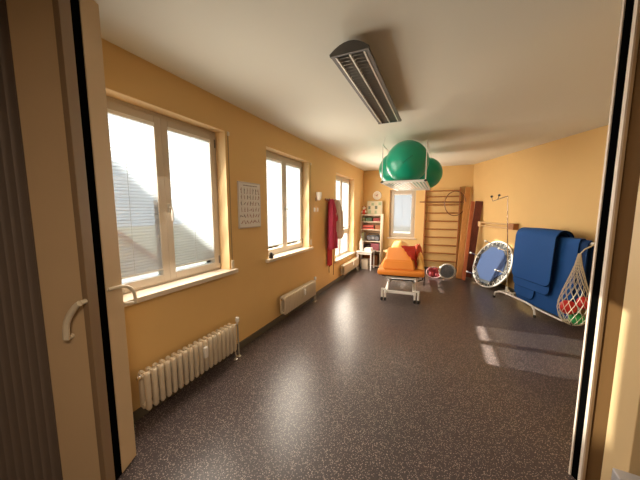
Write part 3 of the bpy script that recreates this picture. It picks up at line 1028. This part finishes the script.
# ------------------------------------------------------------------ treatment table
tt = thing('treatment_table', 'orange padded treatment table on a white wheeled frame', 'treatment table', (-0.941, 4.455, 0), math.radians(5))
TWd, TL = 0.757, 1.85
MB().box((0.0, 0.0, 0.445), (TWd, TL, 0.545), 0.035).build('padded_top', ORANGE, tt, smooth=True)
MB().box((0.08, 0.06, 0.42), (TWd - 0.08, TL - 0.06, 0.447)).build('top_board', mat('board_dark', (0.06, 0.05, 0.045), 0.6), tt)
# upper frame
uf = MB()
for xx in (0.14, TWd - 0.17):
    uf.box((xx, 0.08, 0.385), (xx + 0.03, TL - 0.1, 0.42), 0.004)
for yy in (0.09, 0.9, TL - 0.14):
    uf.box((0.14, yy, 0.385), (TWd - 0.14, yy + 0.03, 0.42), 0.004)
uf.build('upper_frame', WHITEM, tt)
lf = MB()
for xx in (0.12, TWd - 0.16):
    lf.box((xx, 0.03, 0.125), (xx + 0.04, TL - 0.1, 0.165), 0.004)
for yy in (0.08, 0.95, TL - 0.16):
    lf.box((0.12, yy, 0.125), (TWd - 0.12, yy + 0.045, 0.165), 0.004)
lf.build('lower_frame', WHITEM, tt)
for xx in (0.165, TWd - 0.165):
    for (ya, yb) in ((0.15, 0.75), (0.75, 0.2), (1.15, 1.65), (1.65, 1.15)):
        MB().tube([(xx, ya, 0.155), (xx, yb, 0.395)], 0.017, 8).build('lift_arm', WHITEM, tt, smooth=True)
for yy in (0.45, 1.4):
    MB().tube([(0.16, yy, 0.275), (TWd - 0.16, yy, 0.275)], 0.014, 8).build('cross_rod', CHROME, tt, smooth=True)
for xx in (0.085, 0.14, TWd - 0.14, TWd - 0.085):
    for yy in ((0.05,) if True else ()):
        lg = MB().tube([(xx, yy, 0.20), (xx, yy, 0.055)], 0.016, 10).build('leg', WHITEM, tt, smooth=True)
        MB().lathe([(0.022, 0.0), (0.024, 0.03), (0.018, 0.055)], (xx, yy, 0.0), 12).build('rubber_foot', BLACKP, lg, smooth=True)
for xx in (0.13, TWd - 0.13):
    lg = MB().tube([(xx, TL - 0.12, 0.15), (xx, TL - 0.12, 0.05)], 0.016, 10).build('leg', WHITEM, tt, smooth=True)
    MB().lathe([(0.022, 0.0), (0.024, 0.03), (0.018, 0.055)], (xx, TL - 0.12, 0.0), 12).build('rubber_foot', BLACKP, lg, smooth=True)
for x0_, x1_ in ((0.07, 0.155), (TWd - 0.155, TWd - 0.07)):
    MB().box((x0_, 0.035, 0.18), (x1_, 0.065, 0.21), 0.004).build('foot_bracket', WHITEM, tt)
MB().tube([(TWd - 0.1, 0.35, 0.30), (TWd - 0.02, 0.35, 0.33), (TWd - 0.01, 0.35, 0.41)], 0.011, 8).build('adjusting_lever', BLACKP, tt, smooth=True)
MB().box((TWd - 0.012, 0.06, 0.30), (TWd + 0.004, 0.09, 0.46), 0.003).build('hand_control', BLACKP, tt)

# cushions and blankets on the table
cu = MB()
cu.prism([(0.03, 0.546), (0.62, 0.546), (0.60, 0.85), (0.09, 0.695)], 'x', 0.08, 0.61)
for v in cu.bm.verts:
    if v.co.z > 0.6:
        v.co.x = 0.345 + (v.co.x - 0.345) * 0.87
bmesh.ops.bevel(cu.bm, geom=cu.bm.edges[:], offset=0.02, segments=3, affect='EDGES')
o = cu.build('wedge_cushion', ORANGE, smooth=True)
o.location = tt.location
o.rotation_euler = tt.rotation_euler
tag(o, 'big orange wedge cushion at the near end of the treatment table', 'cushion')


def lump(name, label, cat, x0_, x1_, y0_, y1_, ztop, mt_, seed, zb_=0.560, ex=2.6, wr=0.018):
    b = MB()
    rr = random.Random(seed)
    k1, k2, p1, p2 = rr.uniform(2, 4), rr.uniform(4, 7), rr.uniform(0, 6), rr.uniform(0, 6)

    def f(u, v):
        s, t = 2 * u - 1, 2 * v - 1
        hgt = max(0.0, (1 - abs(s) ** ex)) ** 0.6 * max(0.0, (1 - abs(t) ** ex)) ** 0.6
        hz = ztop(u, v) if callable(ztop) else ztop
        z = zb_ + (hz - zb_) * hgt + wr * hgt * (math.sin(k1 * 2 * s + k2 * t + p1) + 0.6 * math.sin(k2 * 2 * s - k1 * t + p2))
        return (x0_ + (x1_ - x0_) * u, y0_ + (y1_ - y0_) * v, max(z, zb_ + 0.001))
    b.grid(f, 36, 36, 0.012)
    o_ = b.build(name, mt_, smooth=True)
    o_.location = tt.location
    o_.rotation_euler = tt.rotation_euler
    return tag(o_, label, cat)


lump('pillow', 'yellow pillow heaped behind the orange wedge cushion', 'pillow', 0.10, 0.54, 0.63, 1.35, lambda u, v: 0.86 + 0.10 * v, YELLOWC, 4)
lump('blanket', 'crumpled light orange blanket at the right edge of the treatment table', 'blanket', 0.635, 0.752, 0.12, 0.74, lambda u, v: 0.74 + 0.06 * v, mat('apricot_cotton', (0.88, 0.50, 0.14), 0.85), 8)


def drape(u, v):
    # a red cloth lying over the sloping cushion top and hanging down its right side to the pad
    t = v
    y_ = 0.10 + 0.52 * u
    ztop = 0.698 + (y_ - 0.09) * 0.304 if y_ < 0.6 else 0.853
    edge = 0.575
    if t < 0.5:
        x0_ = edge - 0.03 - 0.20 * u
        x = x0_ + (edge - x0_) * (t / 0.5)
        z = ztop + 0.012
    else:
        q = (t - 0.5) / 0.5
        x = edge + 0.008 + 0.036 * q
        z = ztop + 0.012 + (0.575 - ztop) * q * (1 - 0.35 * u)
    n_ = 0.009 * math.sin(u * 15 + 3 * t) + 0.006 * math.sin(t * 12 + 6 * u)
    return (x + abs(n_) * 0.7, y_, z + abs(n_))


b = MB()
b.grid(drape, 30, 30, 0.008)
o = b.build('red_throw', REDC, smooth=True)
o.location = tt.location
o.rotation_euler = tt.rotation_euler
tag(o, 'dark red cloth draped over the right side of the wedge cushion', 'cloth')
lump('red_cushion', 'small coral red pillow behind the draped red cloth on the treatment table', 'pillow', 0.555, 0.75, 0.76, 1.20, 0.87, mat('coral_cotton', (0.46, 0.06, 0.025), 0.9), 15)

# ------------------------------------------------------------------ wall bars, stick, hoop
wbx0, wbx1 = -0.385, 0.415
wbr = thing('wall_bars', 'wooden gymnastic wall bars on the far wall', 'wall bars', (wbx0, YF, 0))
bw = wbx1 - wbx0
for xx in (0, bw - 0.03):
    MB().box((xx, -0.11, 0.08), (xx + 0.03, -0.01, 2.03 + (0.05 if xx else 0)), 0.004).build('upright', WOODB, wbr)
zz = 2.0
for k in range(10):
    MB().tube([(0.0, -0.075, zz), (bw, -0.075, zz)], 0.016, 10, flat=1.25).build('rung', WOODB, wbr, smooth=True)
    zz -= 0.2 if k else 0.14
for z_ in (0.3, 1.7):
    for xx in (0.0, bw - 0.03):
        MB().box((xx, -0.012, z_), (xx + 0.03, 0.0, z_ + 0.08)).build('wall_bracket', BLACKP, wbr)
o = MB().tube([(-0.50, YF - 0.115, 1.735), (0.49, YF - 0.115, 1.725)], 0.014, 8).build('gym_stick', mat('stick_dark', (0.22, 0.06, 0.02), 0.4), smooth=True)
tag(o, 'dark brown gymnastic stick lying across the wall bars', 'stick')
hc = Vector((0.30, YF - 0.155, 1.69))
o = MB().tube([(hc.x + 0.225 * math.cos(a), hc.y - 0.01 * math.cos(a), hc.z + 0.29 * math.sin(a)) for a in (2 * PI * i / 48 for i in range(48))], 0.011, 8, closed=True).build('hoop', mat('hoop_brown', (0.20, 0.08, 0.03), 0.35), smooth=True)
tag(o, 'thin dark brown gymnastic hoop hanging on the wall bars', 'hoop')

# bag with balls on the floor under the bars
g1 = P(2.62, 6.03, 0.0)
bgr = thing('ball_bag', 'clear plastic bag with pinkish red balls under the wall bars', 'bag', g1)
bb = MB()
for (dx, dz, rr) in ((-0.05, 0.075, 0.075), (0.075, 0.07, 0.07), (0.02, 0.165, 0.07), (-0.08, 0.19, 0.055), (0.03, 0.06, 0.06)):
    bb.sphere((dx, random.uniform(-0.03, 0.03), dz), rr, 16)
bb.build('balls', mat('pink_red_rubber', (0.62, 0.09, 0.12), 0.4), bgr, smooth=True)
MB().tube([(0.16 * math.cos(a), -0.09, 0.13 + 0.125 * math.sin(a)) for a in (2 * PI * i / 24 for i in range(24))], 0.010, 6, closed=True).build('bag_rim', mat('bag_pale_pink', (0.75, 0.5, 0.5), 0.4), bgr, smooth=True)
g2 = P(2.83, 5.86, 0.0)
mb_ = thing('balance_cushion', 'grey mottled round cushion with a white rim under the wall bars', 'cushion', g2, math.radians(10))
sbm = MB()
sbm.lathe([(0.03, -0.045), (0.13, -0.035), (0.155, 0.0), (0.13, 0.035)], (0, 0, 0.175), 28, 'y')
sbm.build('cushion_body', mat('mottled_grey', (0.05, 0.06, 0.08), 0.6, col2=(0.36, 0.38, 0.42), nscale=40), mb_, smooth=True)
MB().tube([(0.16 * math.cos(a), -0.015, 0.178 + 0.16 * math.sin(a)) for a in (2 * PI * i / 32 for i in range(32))], 0.018, 8, closed=True).build('cushion_rim', WHITEP, mb_, smooth=True)


# ------------------------------------------------------------------ leaning boards in the corner
def plank(name, label, bot, top, wdt, th, mt_, facing):
    bot, top = Vector(bot), Vector(top)
    ax = (top - bot).normalized()
    f_ = (Vector(facing) - ax * ax.dot(Vector(facing))).normalized()
    s_ = ax.cross(f_)
    L_ = (top - bot).length
    b = MB()
    b.box((-wdt / 2, -th / 2, 0), (wdt / 2, th / 2, L_), 0.006)
    o_ = b.build(name, mt_)
    M = Matrix((s_, f_, ax)).transposed().to_4x4()
    M.translation = bot
    o_.matrix_world = M
    return tag(o_, label, 'board')


plank('wooden_board', 'long light orange wooden board leaning in the far right corner', (0.43, 6.60, 0.015), (0.565, 7.335, 2.07), 0.112, 0.028, WOODL, (0.1, -1, 0.2))
plank('wooden_board', 'narrow red brown board leaning right of the light one', (0.515, 6.49, 0.012), (0.655, 7.08, 1.73), 0.07, 0.04, WOODR, (0.1, -1, 0.2))
pA = P(3.36, 5.96, 0.02)
pB = P(3.545, 6.03, 1.73)
plank('wooden_board', 'dark maroon board leaning against the right wall by the trampoline', pA, pB, 0.145, 0.04, WOODD, -RT * 0.35 - FH)

# wooden rail on the right wall
br = thing('wall_rail', 'pale wooden handrail on brackets along the right wall', 'rail', P(LATR, 5.0, 1.23), RZ)
for zz_ in (0.035, -0.035):
    MB().tube([(-0.075, -0.10, zz_), (-0.075, 1.15, zz_)], 0.014, 8).build('rail_bar', WOODS, br, smooth=True)
for yy, m_ in ((-0.10, WOODB), (0.90, WOODS)):
    MB().box((-0.10, yy - 0.02, -0.055), (0.0, yy + (0.14 if yy < 0 else 0.28), 0.055), 0.004).build('rail_bracket', m_, br)

# ------------------------------------------------------------------ trampoline leaning on the right wall
Rt = 0.47
bc = P(3.27, 5.24, 0.0)
tcp = P(3.575, 5.30, 0.0)
axu = Vector((tcp.x - bc.x, tcp.y - bc.y, 0.0))
hz = math.sqrt((2 * Rt) ** 2 - axu.length ** 2)
axu = Vector((axu.x, axu.y, hz)).normalized()
vdir = (RT * 0.10 - FH * 0.995)
vdir = (vdir - axu * vdir.dot(axu)).normalized()
nrm = vdir.cross(axu).normalized()
if nrm.dot(RT) > 0:
    nrm = -nrm
tr = thing('trampoline', 'round mini trampoline with blue cloth leaning against the right wall', 'trampoline')
M = Matrix((vdir, axu, nrm)).transposed()
if M.determinant() < 0:
    M = Matrix((-vdir, axu, nrm)).transposed()
M = M.to_4x4()
M.translation = bc + axu * (Rt + 0.018) + Vector((0, 0, 0.0))
tr.matrix_world = M
ring = lambda r, z, n: [(r * math.cos(2 * PI * i / n), r * math.sin(2 * PI * i / n), z) for i in range(n)]
MB().tube(ring(Rt, 0, 64), 0.018, 10, closed=True).build('rim', WHITEM, tr, smooth=True)
MB().lathe([(Rt - 0.115, 0.004), (Rt - 0.015, 0.004), (Rt - 0.015, 0.010), (Rt - 0.115, 0.010)][0:4], (0, 0, 0), 64).build('cover_ring', BLACKP, tr)
zg = MB()
n = 24
for i in range(n):
    a0_, a1_, a2_ = 2 * PI * i / n, 2 * PI * (i + 0.28) / n, 2 * PI * (i + 0.5) / n
    ro, ri = Rt - 0.018, Rt - 0.075
    zg.tube([(ro * math.cos(a0_), ro * math.sin(a0_), 0.02), (ri * math.cos(a1_), ri * math.sin(a1_), 0.02), (ro * math.cos(a2_), ro * math.sin(a2_), 0.02)], 0.0055, 6)
zg.build('lacing', WHITEP, tr)
RB = Rt - 0.095
MB().prism([(RB * math.cos(PI / 8 + k * PI / 4) * 0.98, RB * math.sin(PI / 8 + k * PI / 4) * 0.98) for k in range(8)], 'z', 0.012, 0.020).build('jumping_cloth', BLUET, tr)
for k in range(6):
    a = PI / 2 + 0.25 + k * PI / 3
    xx, yy = (Rt - 0.05) * math.cos(a), (Rt - 0.05) * math.sin(a)
    lg = MB().tube([(xx, yy, 0.0), (xx, yy, 0.21)], 0.010, 8).build('leg', CHROME, tr, smooth=True)
    MB().lathe([(0.016, 0.20), (0.018, 0.225), (0.010, 0.235)], (xx, yy, 0), 10).build('foot_cap', WHITEP, lg, smooth=True)

# ------------------------------------------------------------------ pole stand with a hook
ps = thing('pole_stand', 'tall thin metal pole with a bent hook arm by the blue mats', 'stand', P(3.42, 4.78, 0), RZ)
MB().tube([(0, 0, 0.03), (-0.01, 0.0, 0.4), (-0.11, 0.0, 1.78)], 0.0085, 8).build('pole', CHROME, ps, smooth=True)
MB().tube([(-0.11, 0.0, 1.78), (-0.14, 0.14, 1.745), (-0.20, 0.26, 1.70), (-0.21, 0.29, 1.77)], 0.007, 8).build('hook_arm', mat('dark_steel', (0.25, 0.2, 0.16), 0.35, metal=0.8), ps, smooth=True)
MB().sphere((-0.21, 0.29, 1.785), 0.022, 12).build('hook_knob', BLACKP, ps, smooth=True)
MB().sphere((-0.17, 0.14, 1.80), 0.022, 12).tube([(-0.165, 0.18, 1.73), (-0.17, 0.14, 1.79)], 0.006, 6).build('hook_knob', BLACKP, ps, smooth=True)
lgm = MB()
for k in range(3):
    a = 0.7 + k * 2 * PI / 3
    lgm.tube([(0, 0, 0.06), (0.13 * math.cos(a), 0.13 * math.sin(a), 0.045), (0.15 * math.cos(a), 0.15 * math.sin(a), 0.018)], 0.012, 8)
lgm.build('tripod_base', WHITEM, ps, smooth=True)
MB().lathe([(0.022, 0.03), (0.028, 0.08), (0.018, 0.14)], (0, 0, 0), 12).build('base_hub', WHITEM, ps, smooth=True)

# ------------------------------------------------------------------ mat rack with hanging blue mats
mr = thing('mat_rack', 'white tubular wheeled rack carrying the blue mats', 'rack', P(0, 0, 0), RZ)
LA = 3.11
b = MB()
b.tube([(LA - 0.03, 4.60, 0.03), (LA - 0.03, 4.58, 0.10), (LA, 4.50, 0.135), (LA + 0.02, 4.35, 0.14), (LA + 0.02, 3.95, 0.14), (LA, 3.80, 0.135), (LA - 0.03, 3.72, 0.10), (LA - 0.03, 3.70, 0.03)], 0.014, 10)
b.build('base_tube', WHITEM, mr, smooth=True)
for yy in (4.60, 3.70):
    MB().lathe([(0.018, 0.0), (0.02, 0.02), (0.016, 0.04)], (LA - 0.03, yy, 0), 12).build('rubber_foot', BLACKP, mr, smooth=True)
b = MB()
b.tube([(LA + 0.42, 4.55, 0.03), (LA + 0.40, 4.35, 0.14), (LA + 0.40, 3.65, 0.14), (LA + 0.42, 3.30, 0.03)], 0.014, 10)
b.build('base_tube', WHITEM, mr, smooth=True)
for yy in (4.36, 3.30):
    MB().tube(([(LA + 0.0, 4.36, 0.13)] if yy > 4 else [(LA, 3.78, 0.13), (LA - 0.005, 3.60, 0.125), (LA + 0.0, 3.31, 0.12)]) + [(LA + 0.20, yy, 0.16), (LA + 0.40, yy + 0.05, 0.14)], 0.013, 8).build('cross_tube', WHITEM, mr, smooth=True)
    MB().tube([(LA + 0.20, yy, 0.15), (LA + 0.20, yy, 1.13)], 0.015, 10).build('upright', WHITEM, mr, smooth=True)
MB().tube([(LA + 0.20, 4.40, 1.13), (LA + 0.20, 3.16, 1.13)], 0.016, 10).build('top_bar', WHITEM, mr, smooth=True)


def hung_mat(label, f0, f1, zbf, zbb, off, th, mt_, rcorner=0.09):
    """mat folded over the top bar; off = distance of its inner face from the bar centre"""
    b = MB()
    cx = LA + 0.20
    zc = 1.13
    r_in = off
    def pt(t):   # profile parameter in metres from front bottom
        Lf = zc - zbf
        if t < Lf:
            return Vector((cx - r_in - 0.02 * (1 - t / Lf), 0, zbf + t)), Vector((-1, 0, 0))
        t -= Lf
        La = PI * r_in
        if t < La:
            a = PI - t / r_in
            return Vector((cx + r_in * math.cos(a), 0, zc + r_in * math.sin(a))), Vector((math.cos(a), 0, math.sin(a)))
        t -= La
        return Vector((cx + r_in, 0, zc - t)), Vector((1, 0, 0))
    tot = (zc - zbf) + PI * r_in + (zc - zbb)
    # parameter samples, fine near the rounded ends
    ts = [0, 0.006, 0.02, 0.045, rcorner]
    k = 40
    ts += [rcorner + (tot - 2 * rcorner) * i / k for i in range(1, k)]
    ts += [tot - rcorner, tot - 0.045, tot - 0.02, tot - 0.006, tot]
    rows_o, rows_i = [], []
    for t in ts:
        e = min(t, tot - t)
        ins = 0 if e >= rcorner else rcorner - math.sqrt(max(0, rcorner ** 2 - (rcorner - e) ** 2))
        p, n_ = pt(t)
        y0_, y1_ = f0 + ins, f1 - ins
        ro, ri = [], []
        for q in range(9):
            yq = y0_ + (y1_ - y0_) * q / 8
            wob = 0.004 * math.sin(yq * 9 + t * 4)
            ro.append(b.bm.verts.new(p + n_ * (th + wob) + Vector((0, yq, 0))))
            ri.append(b.bm.verts.new(p + n_ * wob + Vector((0, yq, 0))))
        rows_o.append(ro)
        rows_i.append(ri)
    for i in range(len(ts) - 1):
        for q in range(8):
            b.bm.faces.new((rows_o[i][q], rows_o[i][q + 1], rows_o[i + 1][q + 1], rows_o[i + 1][q]))
            b.bm.faces.new((rows_i[i][q], rows_i[i + 1][q], rows_i[i + 1][q + 1], rows_i[i][q + 1]))
        for q in (0, 8):
            b.bm.faces.new((rows_o[i][q], rows_o[i + 1][q], rows_i[i + 1][q], rows_i[i][q]))
    for i in (0, -1):
        for q in range(8):
            b.bm.faces.new((rows_o[i][q], rows_o[i][q + 1], rows_i[i][q + 1], rows_i[i][q]))
    loop = [(a_[0].co + c_[0].co) / 2 for a_, c_ in zip(rows_o, rows_i)]
    loop += [(rows_o[-1][q].co + rows_i[-1][q].co) / 2 for q in range(1, 8)]
    loop += [(a_[8].co + c_[8].co) / 2 for a_, c_ in reversed(list(zip(rows_o, rows_i)))]
    loop += [(rows_o[0][q].co + rows_i[0][q].co) / 2 for q in range(7, 0, -1)]
    loop = [p.copy() for p in loop]
    o_ = b.build('gym_mat', mt_, smooth=True)
    MB().tube(loop, th * 0.5, 6, closed=True).build('cut_edge', mat('mat_edge_blue', (0.004, 0.018, 0.065), 0.9, spec=0.1), o_, smooth=True, label='darker cut edge')
    o_.rotation_euler = (0, 0, RZ)
    return tag(o_, label, 'gym mat', 'blue gym mats hanging on the rack')


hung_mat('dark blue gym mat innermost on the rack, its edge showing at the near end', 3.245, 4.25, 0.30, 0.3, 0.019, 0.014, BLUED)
hung_mat('large blue gym mat reaching almost to the floor, widest on the rack', 3.345, 4.31, 0.10, 0.25, 0.038, 0.014, BLUEM)
hung_mat('blue gym mat whose hem hangs lowest below the front pair', 3.93, 4.32, 0.17, 0.30, 0.062, 0.014, BLUEM)
hung_mat('blue gym mat directly behind the front one, hem slightly lower', 3.63, 4.325, 0.335, 0.35, 0.088, 0.015, BLUEM)
hung_mat('outermost blue gym mat with rounded corners on the far half of the rack', 3.60, 4.33, 0.47, 0.45, 0.116, 0.017, BLUEM)

# ------------------------------------------------------------------ ball net at the end of the rack
nt_ = thing('ball_net', 'beige net bag hanging from the near end of the mat rack', 'net bag', P(3.09, 3.15, 0), RZ)
prof = [(0.010, 1.16), (0.012, 1.02), (0.035, 0.88), (0.075, 0.72), (0.12, 0.56), (0.15, 0.42), (0.155, 0.32), (0.13, 0.22), (0.08, 0.155), (0.02, 0.135)]


def prad(z):
    for (r0, z0_), (r1, z1_) in zip(prof, prof[1:]):
        if z1_ <= z <= z0_:
            t = (z0_ - z) / (z0_ - z1_)
            return r0 + (r1 - r0) * t
    return 0.01


nb_ = MB()
NS = 14
for k in range(NS):
    for sgn in (-1, 1):
        pts = []
        for i in range(33):
            z = 1.02 - (1.02 - 0.14) * i / 32
            a = 2 * PI * k / NS + sgn * i * 0.085
            r = prad(z)
            pts.append((r * math.cos(a) * (1.0 + 0.0), r * math.sin(a), z))
        nb_.tube(pts, 0.0032, 4)
nb_.build('net_mesh', NETM, nt_)
MB().tube([(0.0, 0.0, 1.01), (0.05, 0, 1.07), (0.215, 0.02, 1.15)], 0.006, 6).tube([(0.0, 0.0, 1.01), (0.03, -0.02, 1.07), (0.215, -0.0, 1.15)], 0.006, 6).build('draw_cord', NETM, nt_, smooth=True)


def net_ball(dx, dy, z, r, mt_, label):
    c = P(3.09 + dx, 3.15 + dy, z)
    o_ = MB().sphere((0, 0, 0), r, 24).build('rubber_ball', mt_, smooth=True)
    o_.location = c
    return tag(o_, label, 'ball', 'balls in the hanging net')


net_ball(-0.055, 0.02, 0.352, 0.086, REDP, 'red ball on the left in the hanging net')
net_ball(0.065, -0.055, 0.43, 0.075, REDP, 'red ball on the right and uppermost in the hanging net')
net_ball(0.04, -0.01, 0.216, 0.076, GREENB, 'green ball at the bottom of the hanging net')
